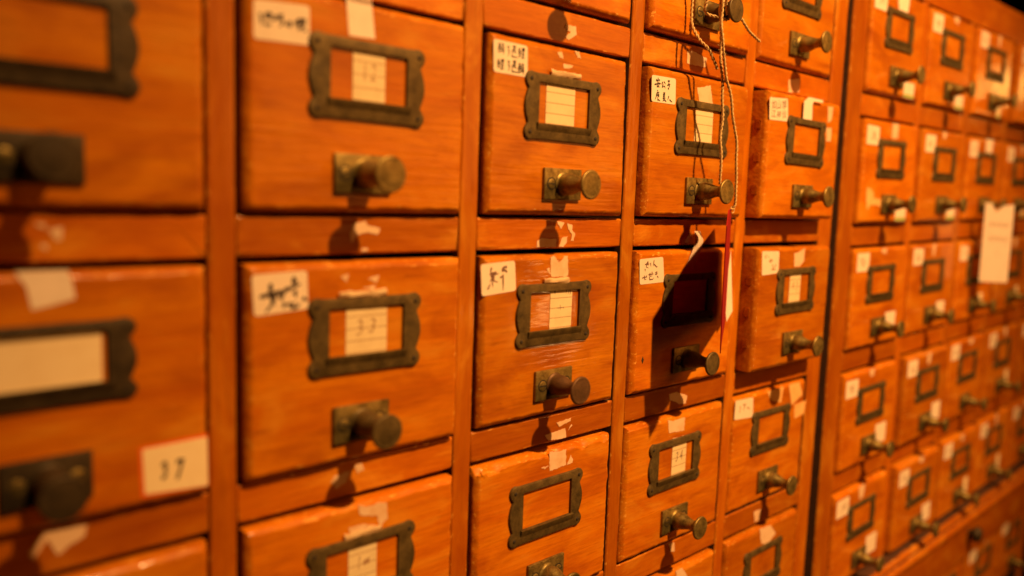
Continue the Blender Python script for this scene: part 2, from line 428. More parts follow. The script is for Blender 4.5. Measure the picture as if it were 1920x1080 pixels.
mm = lambda q: [(x / 1000, z / 1000) for x, z in q]
STICK={
 (1, 1):[(7.5, -13.4), (38.8, -11.4), (39.2, -31.7), (7.4, -33.0)],
 (1, 2):[(5.5, -8.9), (37.5, -7.6), (38.6, -28.9), (6.9, -30.9)],
 (2, 1):[(4.6, -8.0), (35.1, -8.2), (36.1, -28.6), (5.5, -28.6)],
 (2, 2):[(0.3, -8.7), (31.2, -7.0), (33.2, -27.9), (2.1, -30.1)],
 (3, 1):[(1.8, -10.7), (33.2, -10.0), (34.4, -30.4), (2.9, -30.9)],
 (3, 2):[(2.4, -10.0), (33.5, -8.8), (36.9, -29.8), (4.2, -30.6)],
 (4, 1):[(1.0, -10.8), (33.8, -8.7), (36.9, -29.6), (2.8, -30.6)],
 (4, 2):[(5.0, -6.2), (36.6, -6.9), (37.6, -27.9), (7.2, -29.2)],
 (4, 3):[(3.1, -6.3), (35.4, -7.4), (37.1, -27.8), (2.5, -25.2)],
 (0, 2):[(112.9, -91.0), (147.0, -89.7), (147.3, -118.2), (113.7, -116.8)],
}
SCRAP={
 (2, 3):[[(73.2, -4.2), (81.4, -6.6), (91.2, -6.1), (92.0, -18.8), (74.1, -19.9)], [(93.2, -19.0), (96.9, -11.8), (99.6, -16.1), (99.1, -18.6)], [(64.9, -15.1), (73.3, -15.3), (68.9, -17.2)]],
 (2, 2):[[(66.2, -5.9), (69.9, -4.9), (74.7, -9.6), (79.0, -7.4), (81.1, -4.8), (84.0, -5.2), (85.4, -19.0), (82.1, -20.4), (68.1, -19.8), (66.8, -16.3)], [(62.8, -14.2), (65.5, -13.2), (66.8, -17.8), (65.2, -17.4)]],
 (2, 1):[[(63.9, -8.2), (68.1, -7.2), (70.0, -11.7), (66.2, -11.5)], [(81.1, -4.6), (86.0, -2.8), (88.1, -9.2), (84.7, -8.9)], [(70.2, -15.3), (80.1, -14.7), (79.1, -17.0), (70.9, -17.7)]],
 (1, 1):[[(61.1, -0.8), (77.6, 1.7), (80.1, -22.1), (71.7, -22.5), (63.1, -22.7)]],
 (1, 2):[[(59.0, -12.3), (64.2, -10.7), (62.5, -15.5)], [(76.7, -13.7), (84.8, -12.2), (82.7, -16.5)], [(73.2, -19.2), (82.3, -18.1), (80.5, -21.2)]],
 (1, 3):[[(72.8, -4.1), (77.7, -7.0), (83.5, -7.7), (88.1, -6.8), (93.2, -8.4), (94.6, -18.7), (88.4, -22.2), (86.7, -15.3), (79.7, -13.2), (74.4, -11.2)], [(66.7, -17.5), (76.0, -17.9), (85.6, -20.8), (84.9, -24.7), (67.5, -22.0)]],
 (0, 2):[[(63.5, -1.4), (84.3, -0.7), (85.9, -8.8), (87.0, -16.1), (77.9, -18.5), (69.4, -20.2), (67.7, -10.2)]],
 (3, 1):[[(63.4, -13.8), (72.5, -11.9), (82.6, -9.5), (87.5, -24.4), (67.6, -24.3)]],
 (3, 3):[[(56.3, -5.9), (63.5, -8.1), (81.8, -7.8), (81.4, -19.9), (58.9, -17.8)], [(65.0, -23.7), (89.2, -24.8), (87.8, -27.0), (67.6, -26.2)]],
 (3, 4):[[(80.5, -2.9), (90.4, -2.9), (100.0, -15.1), (83.0, -12.4)]],
 (4, 1):[[(114.5, -8.1), (125.9, -7.0), (124.7, -20.4), (117.1, -23.7)], [(114.6, -29.2), (126.1, -28.3), (126.0, -41.6), (116.8, -42.3)]],
 (4, 2):[[(66.1, -9.6), (76.6, -8.3), (87.0, -4.7), (86.9, -18.1), (78.9, -23.2), (68.1, -22.8)]],
 (4, 3):[[(63.0, -6.0), (95.2, -4.9), (92.1, -21.5), (69.5, -15.3)], [(106.2, -3.6), (129.3, -3.8), (137.6, -19.7), (115.5, -28.0)], [(121.4, -28.9), (147.1, -27.0), (144.6, -41.5), (123.7, -43.9)]],
 (4, 4):[[(63.0, -3.2), (84.9, -6.2), (97.7, -18.4), (82.2, -25.9), (68.7, -22.1)]],
}
RSCRAP={
 (2, 0):[[(76.5, -9.2), (87.6, -9.2), (88.5, -14.2), (80.5, -19.5), (77.0, -17.5), (82.3, -13.7), (75.6, -11.9)]],
 (1, 1):[[(71.0, -3.8), (79.0, -2.9), (80.1, -5.1), (89.1, -7.0), (87.6, -10.8), (80.2, -9.1), (73.6, -10.7), (69.4, -15.3), (68.6, -10.6)], [(76.7, -18.5), (81.1, -18.6), (80.4, -20.8), (76.7, -20.7)]],
 (2, 1):[[(76.0, -2.3), (83.9, -3.4), (80.3, -8.1)], [(86.8, -3.4), (92.6, -5.0), (92.9, -9.3), (95.9, -10.9), (94.5, -16.8), (91.6, -16.8), (92.5, -12.0), (88.2, -8.1)], [(81.8, -14.7), (87.9, -13.2), (87.1, -17.9), (83.9, -21.0), (79.3, -20.9)], [(56.6, -16.3), (60.3, -14.5), (76.2, -15.0), (76.0, -20.8), (56.8, -20.5)]],
 (1, 2):[[(60.3, -7.3), (71.2, -6.1), (67.6, -12.9), (61.1, -15.7), (57.5, -10.6)], [(73.4, -3.9), (78.7, -3.3), (80.2, -8.0), (75.7, -9.1)]],
 (2, 2):[[(84.3, -7.3), (100.1, -6.3), (99.7, -8.7), (87.4, -11.2)], [(98.3, -14.7), (101.1, -11.5), (102.3, -12.5), (97.7, -15.9)], [(72.2, -15.0), (94.0, -13.2), (95.7, -21.4), (85.7, -22.0), (76.4, -19.5)]],
 (0, 1):[[(77.9, -6.6), (84.3, -5.9), (83.7, -11.9), (80.9, -12.3)], [(72.7, -4.7), (76.9, -4.2), (76.8, -7.1)], [(74.5, -14.1), (77.7, -13.7), (77.2, -16.6)]],
 (0, 2):[[(66.1, -9.5), (72.8, -1.1), (81.7, -0.9), (90.9, -2.1), (89.6, -7.0), (82.6, -10.3), (78.0, -13.5), (75.9, -9.7), (73.8, -4.5), (68.1, -12.6)]],
 (3, 0):[[(58.2, -6.3), (65.7, -5.2), (87.4, -8.7), (85.7, -16.1), (59.2, -16.5)]],
 (4, 0):[[(62.6, -9.6), (85.4, -5.3), (85.3, -18.8), (64.3, -21.1)]],
 (3, 2):[[(60.7, -6.3), (71.6, -5.5), (88.3, -11.3), (86.6, -18.4), (76.8, -17.3), (62.7, -11.3)]],
 (3, 3):[[(73.1, -1.2), (82.2, -2.7), (83.0, -11.6), (78.0, -10.1)]],
 (4, 3):[[(55.3, -8.3), (69.0, -8.9), (68.4, -20.2), (57.9, -20.4)]],
}
TWINE =  [[(0.3866, -0.012, 0.1853), (0.3879, -0.012, 0.1732), (0.3903, -0.012, 0.157), (0.3905, -0.02, 0.1416), (0.3959, -0.026, 0.1334), (0.4027, -0.03, 0.1194)], [(0.399, -0.032, 0.1845), (0.3961, -0.034, 0.1694), (0.4017, -0.032, 0.1481), (0.4062, -0.032, 0.1154), (0.4099, -0.032, 0.0905), (0.4123, -0.032, 0.0565), (0.417, -0.03, 0.0284)], [(0.3964, -0.036, 0.1793), (0.3967, -0.036, 0.1631), (0.3963, -0.036, 0.1468), (0.4069, -0.036, 0.1152), (0.4151, -0.036, 0.0993), (0.4269, -0.036, 0.0617), (0.4322, -0.036, 0.0313), (0.4346, -0.034, 0.0113), (0.4325, -0.032, 0.0076)], [(0.4295, -0.03, 0.1664), (0.4362, -0.032, 0.1587), (0.4451, -0.032, 0.1541), (0.4601, -0.032, 0.1495)]]

STROKES = {
 (1, 1): ([(195, -36), (1450, 130), (1470, 1020), (195, 864)], .0021, INK, [[(340,280),(330,360)],[(360,360),(360,560)],[(470,280),(460,440)],[(470,300),(580,310),(540,430)],[(470,370),(560,370)],[(430,540),(580,550)],[(600,440),(860,310)],[(720,330),(820,430),(830,520),(760,600)],[(900,550),(1050,540)],[(980,450),(1000,630)],[(1130,470),(1120,590)],[(1150,460),(1360,420)],[(1200,450),(1200,600)],[(1330,420),(1330,590)],[(1200,520),(1330,510)],[(1180,660),(1330,590)],[(1330,660),(1380,720)]]),
 (1, 2): ([(110, 230), (1040, 150), (1075, 800), (150, 935)], .0024, INK, [[(240,610),(400,560),(560,510),(640,500)],[(420,370),(420,470),(400,560),(430,640),(490,745)],[(490,520),(470,650),(420,760),(330,870)],[(560,520),(570,630)],[(560,525),(645,510),(620,630)],[(570,625),(620,630)],[(640,490),(750,455),(830,420),(940,375)],[(790,270),(830,300),(820,430)],[(770,360),(880,330)],[(840,480),(850,610)],[(800,540),(870,530)],[(660,690),(640,800)],[(740,690),(760,760),(830,790),(890,750),(925,715)],[(820,690),(840,720)],[(960,620),(1060,655)]]),
 (2, 2): ([(160, 215), (1030, 115), (1055, 880), (190, 1030)], .0016, INKB, [[(430,290),(400,400),(480,500)],[(550,400),(480,490),(380,670)],[(400,530),(520,470),(610,450)],[(480,500),(480,630),(590,670)],[(440,560),(460,800)],[(330,860),(400,700)],[(380,470),(560,400)],[(700,320),(710,430)],[(700,320),(810,260),(800,330)],[(720,350),(820,390),(800,430)],[(640,560),(740,480)],[(720,470),(720,880)]]),
 (3, 1): ([(205, 155), (895, 270), (880, 1025), (180, 930)], .0013, INK, [[(375,240),(380,310)],[(330,280),(325,350)],[(330,330),(420,300),(415,350)],[(270,440),(380,410),(470,420)],[(380,350),(350,450),(340,510),(430,510)],[(420,380),(390,470),(345,520)],[(510,360),(480,440)],[(540,350),(590,430)],[(520,430),(490,520),(560,490)],[(555,470),(580,550)],[(650,340),(710,330),(680,380)],[(680,380),(700,480),(670,580),(650,540)],[(635,460),(735,430)],[(350,600),(370,640)],[(330,680),(410,665)],[(335,690),(320,780),(280,880)],[(375,690),(370,760),(360,840),(350,920)],[(340,750),(410,735)],[(380,740),(400,800)],[(360,870),(430,920)],[(530,660),(540,710)],[(570,660),(550,720)],[(510,730),(580,715)],[(545,720),(545,880)],[(510,780),(580,770)],[(500,840),(590,830)],[(545,870),(500,930)],[(550,880),(610,940)],[(680,770),(665,830),(640,890)],[(700,870),(740,920),(780,950)]]),
 (3, 2): ([(170, 190), (895, 110), (925, 890), (170, 980)], .0012, INKB, [[(420,250),(430,400)],[(330,350),(480,330)],[(380,300),(370,430),(440,460)],[(400,260),(410,380)],[(500,290),(510,420)],[(610,210),(580,400)],[(600,330),(690,430),(720,410)],[(330,480),(335,570)],[(240,770),(390,730)],[(310,690),(320,820),(370,810)],[(370,690),(380,760)],[(430,670),(600,640)],[(480,610),(470,720),(550,700)],[(540,570),(550,680)],[(460,740),(470,820),(560,810),(600,750)],[(640,600),(720,580)],[(680,560),(670,680)],[(640,660),(720,630)],[(700,700),(740,770)]]),
 (4, 2): ([(250, 180), (800, 180), (750, 865), (225, 945)], .0017, INKF, [[(340,320),(350,430)],[(380,300),(400,350)],[(450,340),(440,400)],[(460,500),(520,450),(570,470),(520,530),(470,520)],[(560,600),(600,740)],[(680,590),(610,740)],[(530,750),(680,760)]]),
 (4, 3): ([(200, 300), (880, 110), (900, 900), (140, 1020)], .0018, INKF, [[(370,480),(380,600),(340,760)],[(480,430),(620,400)],[(560,430),(500,650)],[(640,520),(760,580)]]),
}
SIGNS = {
 'drunk': [[(300,265),(360,258)],[(312,300),(300,400),(302,462)],[(305,322),(362,325),(356,452)],[(305,385),(360,385)],[(305,452),(360,444)],[(332,262),(330,380)],[(370,285),(436,290)],[(402,245),(400,330)],[(382,330),(430,400)],[(425,330),(375,402)],[(368,422),(442,425)],[(405,400),(410,505)]],
 'done': [[(495,328),(542,338),(515,382)],[(515,382),(542,460),(508,542)]],
 'still': [[(618,322),(692,310)],[(630,350),(690,345),(632,386)],[(618,402),(692,400)],[(655,402),(640,462)],[(660,430),(692,492)],[(600,400),(612,450),(588,540)],[(588,540),(650,560),(752,576)]],
 'awake': [[(745,382),(804,372)],[(760,382),(750,542)],[(750,430),(806,430),(800,540)],[(755,482),(800,482)],[(755,542),(800,537)],[(830,372),(886,376),(880,432),(835,426)],[(832,372),(836,428)],[(835,400),(880,402)],[(852,440),(852,576)],[(830,482),(886,486)],[(835,526),(882,526)],[(810,576),(888,580)]]}
def shifted(k, dx, dy): return [[(x + dx, y + dy) for x, y in st] for st in SIGNS[k]]
STROKES[(2, 1)] = ([(195, 155), (960, 310), (955, 1020), (195, 890)], .00095, INK, shifted('drunk', 0, 0) + shifted('done', 0, 0) + shifted('still', 0, 0) + shifted('awake', 0, 0)
                   + shifted('awake', -470, 250) + shifted('done', 2, 330) + shifted('still', 0, 335) + shifted('drunk', 442, 452))
INKT = {(4, 1): (['如山嶺', '江神仙'], INKB, (.84, .84))}
SLIPS = {(1, 1): (73, 21.5, ['12']), (1, 2): (73, 28, ['33']), (1, 3): (73, 20, ['1-']), (2, 1): (69, 29, None), (2, 2): (79, 23, None), (3, 1): (76, 26, None), (3, 3): (76, 21, ['34']), (4, 2): (72, 22, ['43'])}
LIPS = {(1, 2): (-16, 16), (1, 3): (-10, 16), (2, 1): (-16, 14), (2, 2): (-14, 12)}

def pull(parent, dark=0, seed=0):
    p = link('knob_plate', PLATE, parent, (.0730, 0, -.0985))
    for s in (-1, 1):
        sc = link('screw', SCREW, p, (s * .0122, -.0024, 0)); sc.rotation_euler = (0, random.Random(seed + s).uniform(-.5, .5), 0)
    k = link('knob', (KNOB, KNOB_D, KNOB_B)[dark], parent, (.0730, -.0024, -.0985))
    return p, k
def holder(parent):
    h = link('label_holder', HOLDER, parent, (.0730, 0, -.0465))
    for sx in (-1, 1):
        for sz in (-1, 1): link('rivet', RIVET, h, (sx * .0335, -.0019, sz * .0178))
    return h
def make_drawer(label, group, loc, hgt=.1228, seed=0, dark=0, bev=.0034, wear=.35, chip=0.0, front=None, fx=(.0006, .1449), skew=0.0):
    d = thing('drawer', label, 'drawer', loc, group)
    if front is None:
        bm = board(fx[0], fx[1], -hgt + .0021, -.0036, .018, bev, seed, wear, chip)
        for v in bm.verts:   # drawers racked with age narrow a little to the top
            if skew: v.co.x -= skew * max(0, v.co.x / .145) * (v.co.z + hgt) / hgt
        front = mesh('front_panel', bm, WOOD_FRONT, smooth=40)
    link('front_panel', front, d); link('drawer_box', TRAY, d)
    holder(d); pull(d, dark, seed)
    return d, front
def slip(d, cx, w, txt=None, lip=None, seed=0):
    x0, x1 = (cx - w / 2) / 1000, (cx + w / 2) / 1000
    s = link('paper_slip', flat_poly([(x0, -.0600), (x1, -.0600), (x1, -.0262), (x0, -.0262)], -.0001, .0002, SLIP, 'paper_slip'), d)
    if txt:
        q = [(x0 + .003, -.0345), (x1 - .003, -.0345), (x1 - .003, -.0485), (x0 + .003, -.0485)]
        link('handwriting', text_mesh(txt, q, -.00034, INKB if txt == ['34'] else INKF, seed, (.8, .7), bold=.0), s)
    if lip:
        rnd = random.Random(seed); a, b = .073 + lip[0] / 1000, .073 + lip[1] / 1000; rows = []
        for y, z in ((-.0010, -.0246), (-.0022, -.0232), (-.0021, -.0216), (-.0010, -.0205)):
            rows.append([(a + (b - a) * t, y - rnd.uniform(0, .0008), z + rnd.uniform(-.0006, .0008)) for t in [i / 9 for i in range(10)]])
        link('curled_edge', sheet(rows, CARDM, 'curled_edge', .00025), s)
    return s

# ------------------------------------------------------------------ the near cabinet
XO = lambda c: (c - 1) * .165 + .0148
ZT = {-1: .412, 0: .2665, 1: .1207, 2: -.0242, 3: -.170, 4: -.316}
RT = {0: .1434, 1: -.0021, 2: -.1482, 3: -.2928, 4: -.4385}
OW, DW, DEEP = .1500, .0150, .30
cab = thing('drawer_cabinet', 'near orange wooden card cabinet framing the large drawers left of the dark gap', 'cabinet', (.25, 0, -.56))
def to_cab(o, c=cab): o.parent = c; o.location = -Vector(c.location)
def post(c, name, x0, x1, z0, z1, m_, seed, bev=.0012, y=0.0, deep=DEEP, wear=.6):
    bm = board(x0, x1, z0, z1, deep, bev, seed, wear, step=.008, gap_shade=True)
    for v in bm.verts: v.co.y += y
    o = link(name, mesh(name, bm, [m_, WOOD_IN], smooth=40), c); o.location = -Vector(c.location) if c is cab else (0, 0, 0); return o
for c in range(0, 5):
    x0 = XO(c) - DW; post(cab, 'divider', x0, XO(c), -.56, .33, WOOD_STILE, 20 + c)
post(cab, 'end_panel', XO(4) + OW, .6870, -.56, .33, WOOD_STILE, 31, .0018)
for c in range(0, 5):
    a, b = XO(c) + .0002, XO(c) + OW - .0002
    post(cab, 'top_board', a, b, .2665, .33, WOOD_RAIL, 40 + c, y=.0006)
    post(cab, 'base_board', a, b, -.56, RT[4], WOOD_RAIL, 50 + c, y=.0006)
    for r in range(0, 4):
        ra = post(cab, 'rail', a, b, ZT[r + 1], RT[r], WOOD_RAIL, 60 + c * 7 + r, .0013, y=.0006, wear=.8)
        for i, q in enumerate(RSCRAP.get((c, r), [])):
            pts = [(XO(c) + x / 1000, RT[r] + max(min(z, -1.2), (ZT[r + 1] - RT[r]) * 1000 + 1.2) / 1000) for x, z in q]
            s = link('paper_scrap', flat_poly(pts, .0005, .0002, SCRAPM, 'paper_scrap', .00035, c * 31 + r * 7 + i), ra)
bm = bmesh.new(); box(bm, XO(0) - DW, .689, DEEP + .001, DEEP + .012, -.56, .33)
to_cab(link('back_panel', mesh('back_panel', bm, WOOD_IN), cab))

PROT = {(0, 0): .005, (0, 1): .005, (0, 2): .005, (0, 3): .005, (0, 4): .005, (1, 0): .005, (1, 1): .005, (1, 2): .006, (1, 3): .005, (1, 4): .004, (2, 0): .004, (2, 1): .005, (2, 2): .004, (2, 3): .004, (2, 4): .004,
        (3, 0): .006, (3, 1): .008, (3, 2): .005, (3, 3): .003, (3, 4): .004, (4, 0): .002, (4, 1): .016, (4, 2): .017, (4, 3): .001, (4, 4): .003}
NEAR = {
 (0, 0): 'drawer above the blurred one at the far left edge, outside the picture',
 (0, 1): 'blurred nearest drawer at upper left whose dark label frame holds no paper',
 (0, 2): 'blurred near drawer with the red edged 37 sticker and a cream card filling its frame',
 (0, 3): 'drawer under the one numbered 37 with only its top edge in view',
 (0, 4): 'lowest drawer of the leftmost column, under the picture',
 (1, 0): 'drawer above the one with white tape running into its label frame',
 (1, 1): 'drawer with white tape running into its label frame and a wide four sign sticker',
 (1, 2): 'drawer whose white sticker carries two bold brush signs, under the white taped one',
 (1, 3): 'drawer with ragged white scraps above its frame, under the bold brush sign sticker drawer',
 (1, 4): 'lowest drawer of the second column, under the picture',
 (2, 0): 'drawer cut by the top edge, above the drawer with eight signs on its sticker',
 (2, 1): 'drawer with two rows of four small signs on its sticker and a bright brass knob',
 (2, 2): 'drawer with dark rusty knob and pale smeared sticker, scratches shining around its frame',
 (2, 3): 'drawer with a splintered top edge and torn white paper above its empty frame, no sticker',
 (2, 4): 'drawer under the splintered top edge one, below the picture',
 (3, 0): 'drawer with twine tied round its knob, cut by the top edge',
 (3, 1): 'drawer with crisp six sign white sticker, twine hanging across its frame',
 (3, 2): 'drawer darkened by the shadow of the hanging red card',
 (3, 3): 'drawer with the handwritten number 34 in its frame',
 (3, 4): 'drawer under the number 34 drawer with only its top corner in view',
 (4, 0): 'drawer cut by the top edge, short frayed twine end before it',
 (4, 1): 'pulled out drawer with a white paper strip folded above its empty frame',
 (4, 2): 'pulled out drawer with a number 43 slip, above the scuffed flush drawer',
 (4, 3): 'flush drawer with pale scuffs over its top right corner and an empty frame',
 (4, 4): 'lowest visible drawer beside the dark gap, torn paper over its empty frame',
}
DARK = {(0, 1): 2, (0, 2): 2, (1, 2): 2, (2, 2): 1, (3, 0): 2, (3, 2): 2}
SCREEN = {}
for (c, r), lab in NEAR.items():
    H = ZT[r] - RT[r]; h = PROT[(c, r)]; sd = 3 + c * 11 + r * 5
    d, _ = make_drawer(lab, 'drawers of the near cabinet', (XO(c), -h, ZT[r]), H, sd, DARK.get((c, r), 0),
                       bev=.0040, fx=(.0026 if c in (1, 2) else .0008, {0: .1478, 1: .1478}.get(c, .1448)), skew=.0034 if (c, r) == (2, 1) else 0, wear=.55 if (c, r) == (2, 3) else .38, chip=1.2 if (c, r) == (2, 3) else 0.0)
    SCREEN[(c, r)] = d
    dx = {(0, 2): .0015, (3, 3): -.003}.get((c, r), {0: .005, 1: .0035, 2: -.001, 3: .001, 4: .0005}[c])
    for o in d.children:                         # the frames were screwed on by eye, none quite alike
        if o.name.split('.')[0] == 'label_holder':
            o.location.x += dx; o.rotation_euler.y = random.Random(sd).uniform(-.012, .012)
            if (c, r) == (0, 2): o.scale = (1, 1, .86); o.location.z += .0005
    if c == 0:                                   # the pulls and frames of this column have gone almost black
        for o in [o for o in d.children if o.name.split('.')[0] in ('label_holder', 'knob', 'knob_plate')]:
            o.material_slots[0].link = 'OBJECT'; o.material_slots[0].material = BRASS_BLACK
    if (c, r) in STICK:
        q = mm(STICK[(c, r)])
        if (c, r) == (0, 2):
            s = link('sticker', flat_poly(round_quad(q, .001), 0, .0002, ORANGE, 'sticker'), d)
            iq = [(q[0][0] + .0018, q[0][1] - .0012), (q[1][0] - .0004, q[1][1] - .0018), (q[2][0] - .0004, q[2][1] + .0006), (q[3][0] + .0018, q[3][1] + .0016)]
            s2 = link('number_paper', flat_poly(round_quad(iq, .001), -.0002, .0002, CARDM, 'number_paper'), s)
            nq = [(q[0][0] + .008, q[0][1] - .009), (q[1][0] - .011, q[1][1] - .009), (q[2][0] - .011, q[2][1] + .006), (q[3][0] + .008, q[3][1] + .006)]
            link('number', text_mesh(['37'], nq, -.00045, INK, 4, (.95, 1.0), .05, .03), s)
        else:
            s = link('sticker', flat_poly(round_quad(q), 0, .0002, PAPER, 'sticker'), d)
            if (c, r) in STROKES:
                cr, w, ink, st = STROKES[(c, r)]; link('handwriting', strokes_mesh(st, affine_map(cr, q), -.00024, w, ink), s)
            elif (c, r) in INKT:
                tx, ink, fl = INKT[(c, r)]; link('handwriting', text_mesh(tx, q, -.00024, ink, c + r, fl), s)
    if (c, r) in SLIPS:
        cx, w, tx = SLIPS[(c, r)]; slip(d, cx + (3.5 if c == 1 else 0), w, tx, LIPS.get((c, r)), sd)
    for i, q in enumerate(SCRAP.get((c, r), [])):
        mt = SCUFF_GLOSS if (c, r) == (4, 3) else (TAPE if (c, r) in ((1, 1), (0, 2)) else SCRAPM)
        z_hi = -4.6 if (c, r) not in ((1, 1), (0, 2)) else -3.0
        pts = [(x / 1000, min(z, z_hi) / 1000) for x, z in q]
        cl = [pts[0]]
        for p in pts[1:]:
            if (Vector(p) - Vector(cl[-1])).length > .0004: cl.append(p)
        link('paper_tape' if mt is TAPE else 'paper_scrap', flat_poly(cl, 0, .0002, mt, 'paper_scrap', 0 if mt is TAPE else .0004, sd + i), d)
# the card that fills the frame of the drawer numbered 37
link('paper_slip', flat_poly([(.0485, -.0600), (.0975, -.0600), (.0975, -.0290), (.0485, -.0290)], -.0001, .0002, CARDM, 'paper_slip'), SCREEN[(0, 2)])
# the c1 tape carries on up to the rail over the gap
d = SCREEN[(1, 1)]
link('paper_tape', sheet([[(.0632, -.0002, -.0042), (.0775, -.0002, -.0042)], [(.0628, -.0010, -.0022), (.0770, -.0012, -.0022)], [(.0618, -.0004, .0005), (.0765, -.0006, .001)], [(.0612, .0040, .0040), (.076, .0040, .0045)], [(.0606, .0042, .013), (.0755, .0042, .0135)]], TAPE, 'paper_tape'), d)
# smear of writing on the slip of the rusty knob drawer
link('handwriting', strokes_mesh([[(.0715, -.0290), (.0722, -.0325)], [(.0705, -.0305), (.0730, -.0303)], [(.0845, -.0288), (.0838, -.0328)], [(.0848, -.0295), (.0870, -.0300), (.0858, -.0335)], [(.0885, -.0300), (.0880, -.0340)]], lambda a, b: (a, b), -.00034, .0011, INKB), SCREEN[(2, 2)])
link('handwriting', strokes_mesh([[(.0745, -.0430), (.0815, -.0432)], [(.0780, -.0408), (.0785, -.0445)], [(.0812, -.0425), (.0818, -.0440)]], lambda a, b: (a, b), -.00034, .0006, INKB), SCREEN[(2, 2)])
# strip curling out of the frame of the pulled-out drawer
d = SCREEN[(4, 1)]
link('paper_tape', flat_poly([(.0615, -.0250), (.0790, -.0246), (.0780, -.0100), (.0800, -.0066), (.0985, -.0062), (.0990, -.0036), (.0700, -.0036), (.0610, -.0085)], -.0021, .0003, TAPE, 'paper_tape', .0002, 5), d)
# loose strip over the top of the shadowed drawer
d = SCREEN[(3, 2)]
link('paper_tape', sheet([[(.0815, .0035, .0120), (.0900, .0035, .0122)], [(.0780, -.0005, .0040), (.0885, -.0015, .0045)], [(.0730, -.0016, -.0040), (.0840, -.0030, -.0040)], [(.0690, -.0010, -.0120), (.0795, -.0030, -.0120)], [(.0650, -.0003, -.0195), (.0760, -.0014, -.0200)]], TAPE, 'paper_tape'), d)
bm = lathe([(.0022, 0), (.0016, .0003), (0, .0003)], 4); kd = link('dark_knot', mesh('dark_knot', bm, SLOT), d, (.0135, 0, -.0935)); kd.scale = (.75, 1, 1.5)
# joint pins on the exposed sides of the two pulled-out drawers
PIN = mesh('joint_pin', bevel_box(-.0003, .0010, -.0032, .0032, -.0045, .0045, .0012, 2), WOOD_RAIL)
for key in ((4, 1), (4, 2)):
    for z in (-.035, -.065, -.095): link('joint_pin', PIN, SCREEN[key], (.0004, .0095, z))

# ------------------------------------------------------------------ the far cabinet
far = thing('drawer_cabinet', 'far wooden card cabinet of small looking blurred drawers right of the dark gap', 'cabinet', (.7385, 0, 0))
far.rotation_euler = (0, math.radians(-.9), math.radians(-.45))
FX = lambda c: c * .165
FT = lambda r: .2626 - .1467 * r if r < 5 else -.535
FH = .1232
FZ0, FZ1 = -.80, .306
def fpost(name, x0, x1, z0, z1, m_, seed, y=0.0, bev=.0014): return post(far, name, x0, x1, z0, z1, m_, seed, bev, y)
fpost('end_panel', -.0338, 0, FZ0, FZ1, WOOD_STILE, 81, 0, .002)
for c in range(1, 5): fpost('divider', FX(c) - .015, FX(c), FZ0, .2626, WOOD_STILE, 82 + c)
fpost('end_panel', FX(5) - .015, FX(5) + .012, FZ0, FZ1, WOOD_STILE, 88)
fpost('top_board', .0002, FX(5) - .0152, .2628, FZ1, WOOD_RAIL, 89, .0004)
fpost('upper_section', -.0338, .392, FZ1 + .0005, .40, WOOD_RAIL, 90, .0, .002)
for c in range(5):
    for r in range(5):
        z1 = FT(r) - FH; z0 = FT(r + 1) if r < 4 else -.4535
        if r < 4: fpost('rail', FX(c) + .0002, FX(c) + .1498, z0, z1, WOOD_RAIL, 100 + c * 6 + r, .0006)
mo = fpost('moulding', -.0355, FX(5) + .012, -.5325, -.4505, WOOD_RAIL, 140, -.020, .006)
mo2 = fpost('moulding', -.0355, FX(5) + .012, -.470, -.456, WOOD_RAIL, 141, -.027, .005)
rh = link('round_handle', mesh('round_handle', lathe([(.008, 0), (.008, .006), (.015, .010), (.0165, .016), (.013, .022), (.006, .0245), (0, .025)], 28), BRASS_BLACK, smooth=60), mo, (.437, -.0200, -.489)); rh.scale = (.75, .75, .75)
bm = bmesh.new(); box(bm, -.0355, FX(5) + .012, DEEP + .001, DEEP + .012, FZ0, FZ1); link('back_panel', mesh('back_panel', bm, WOOD_IN), far)

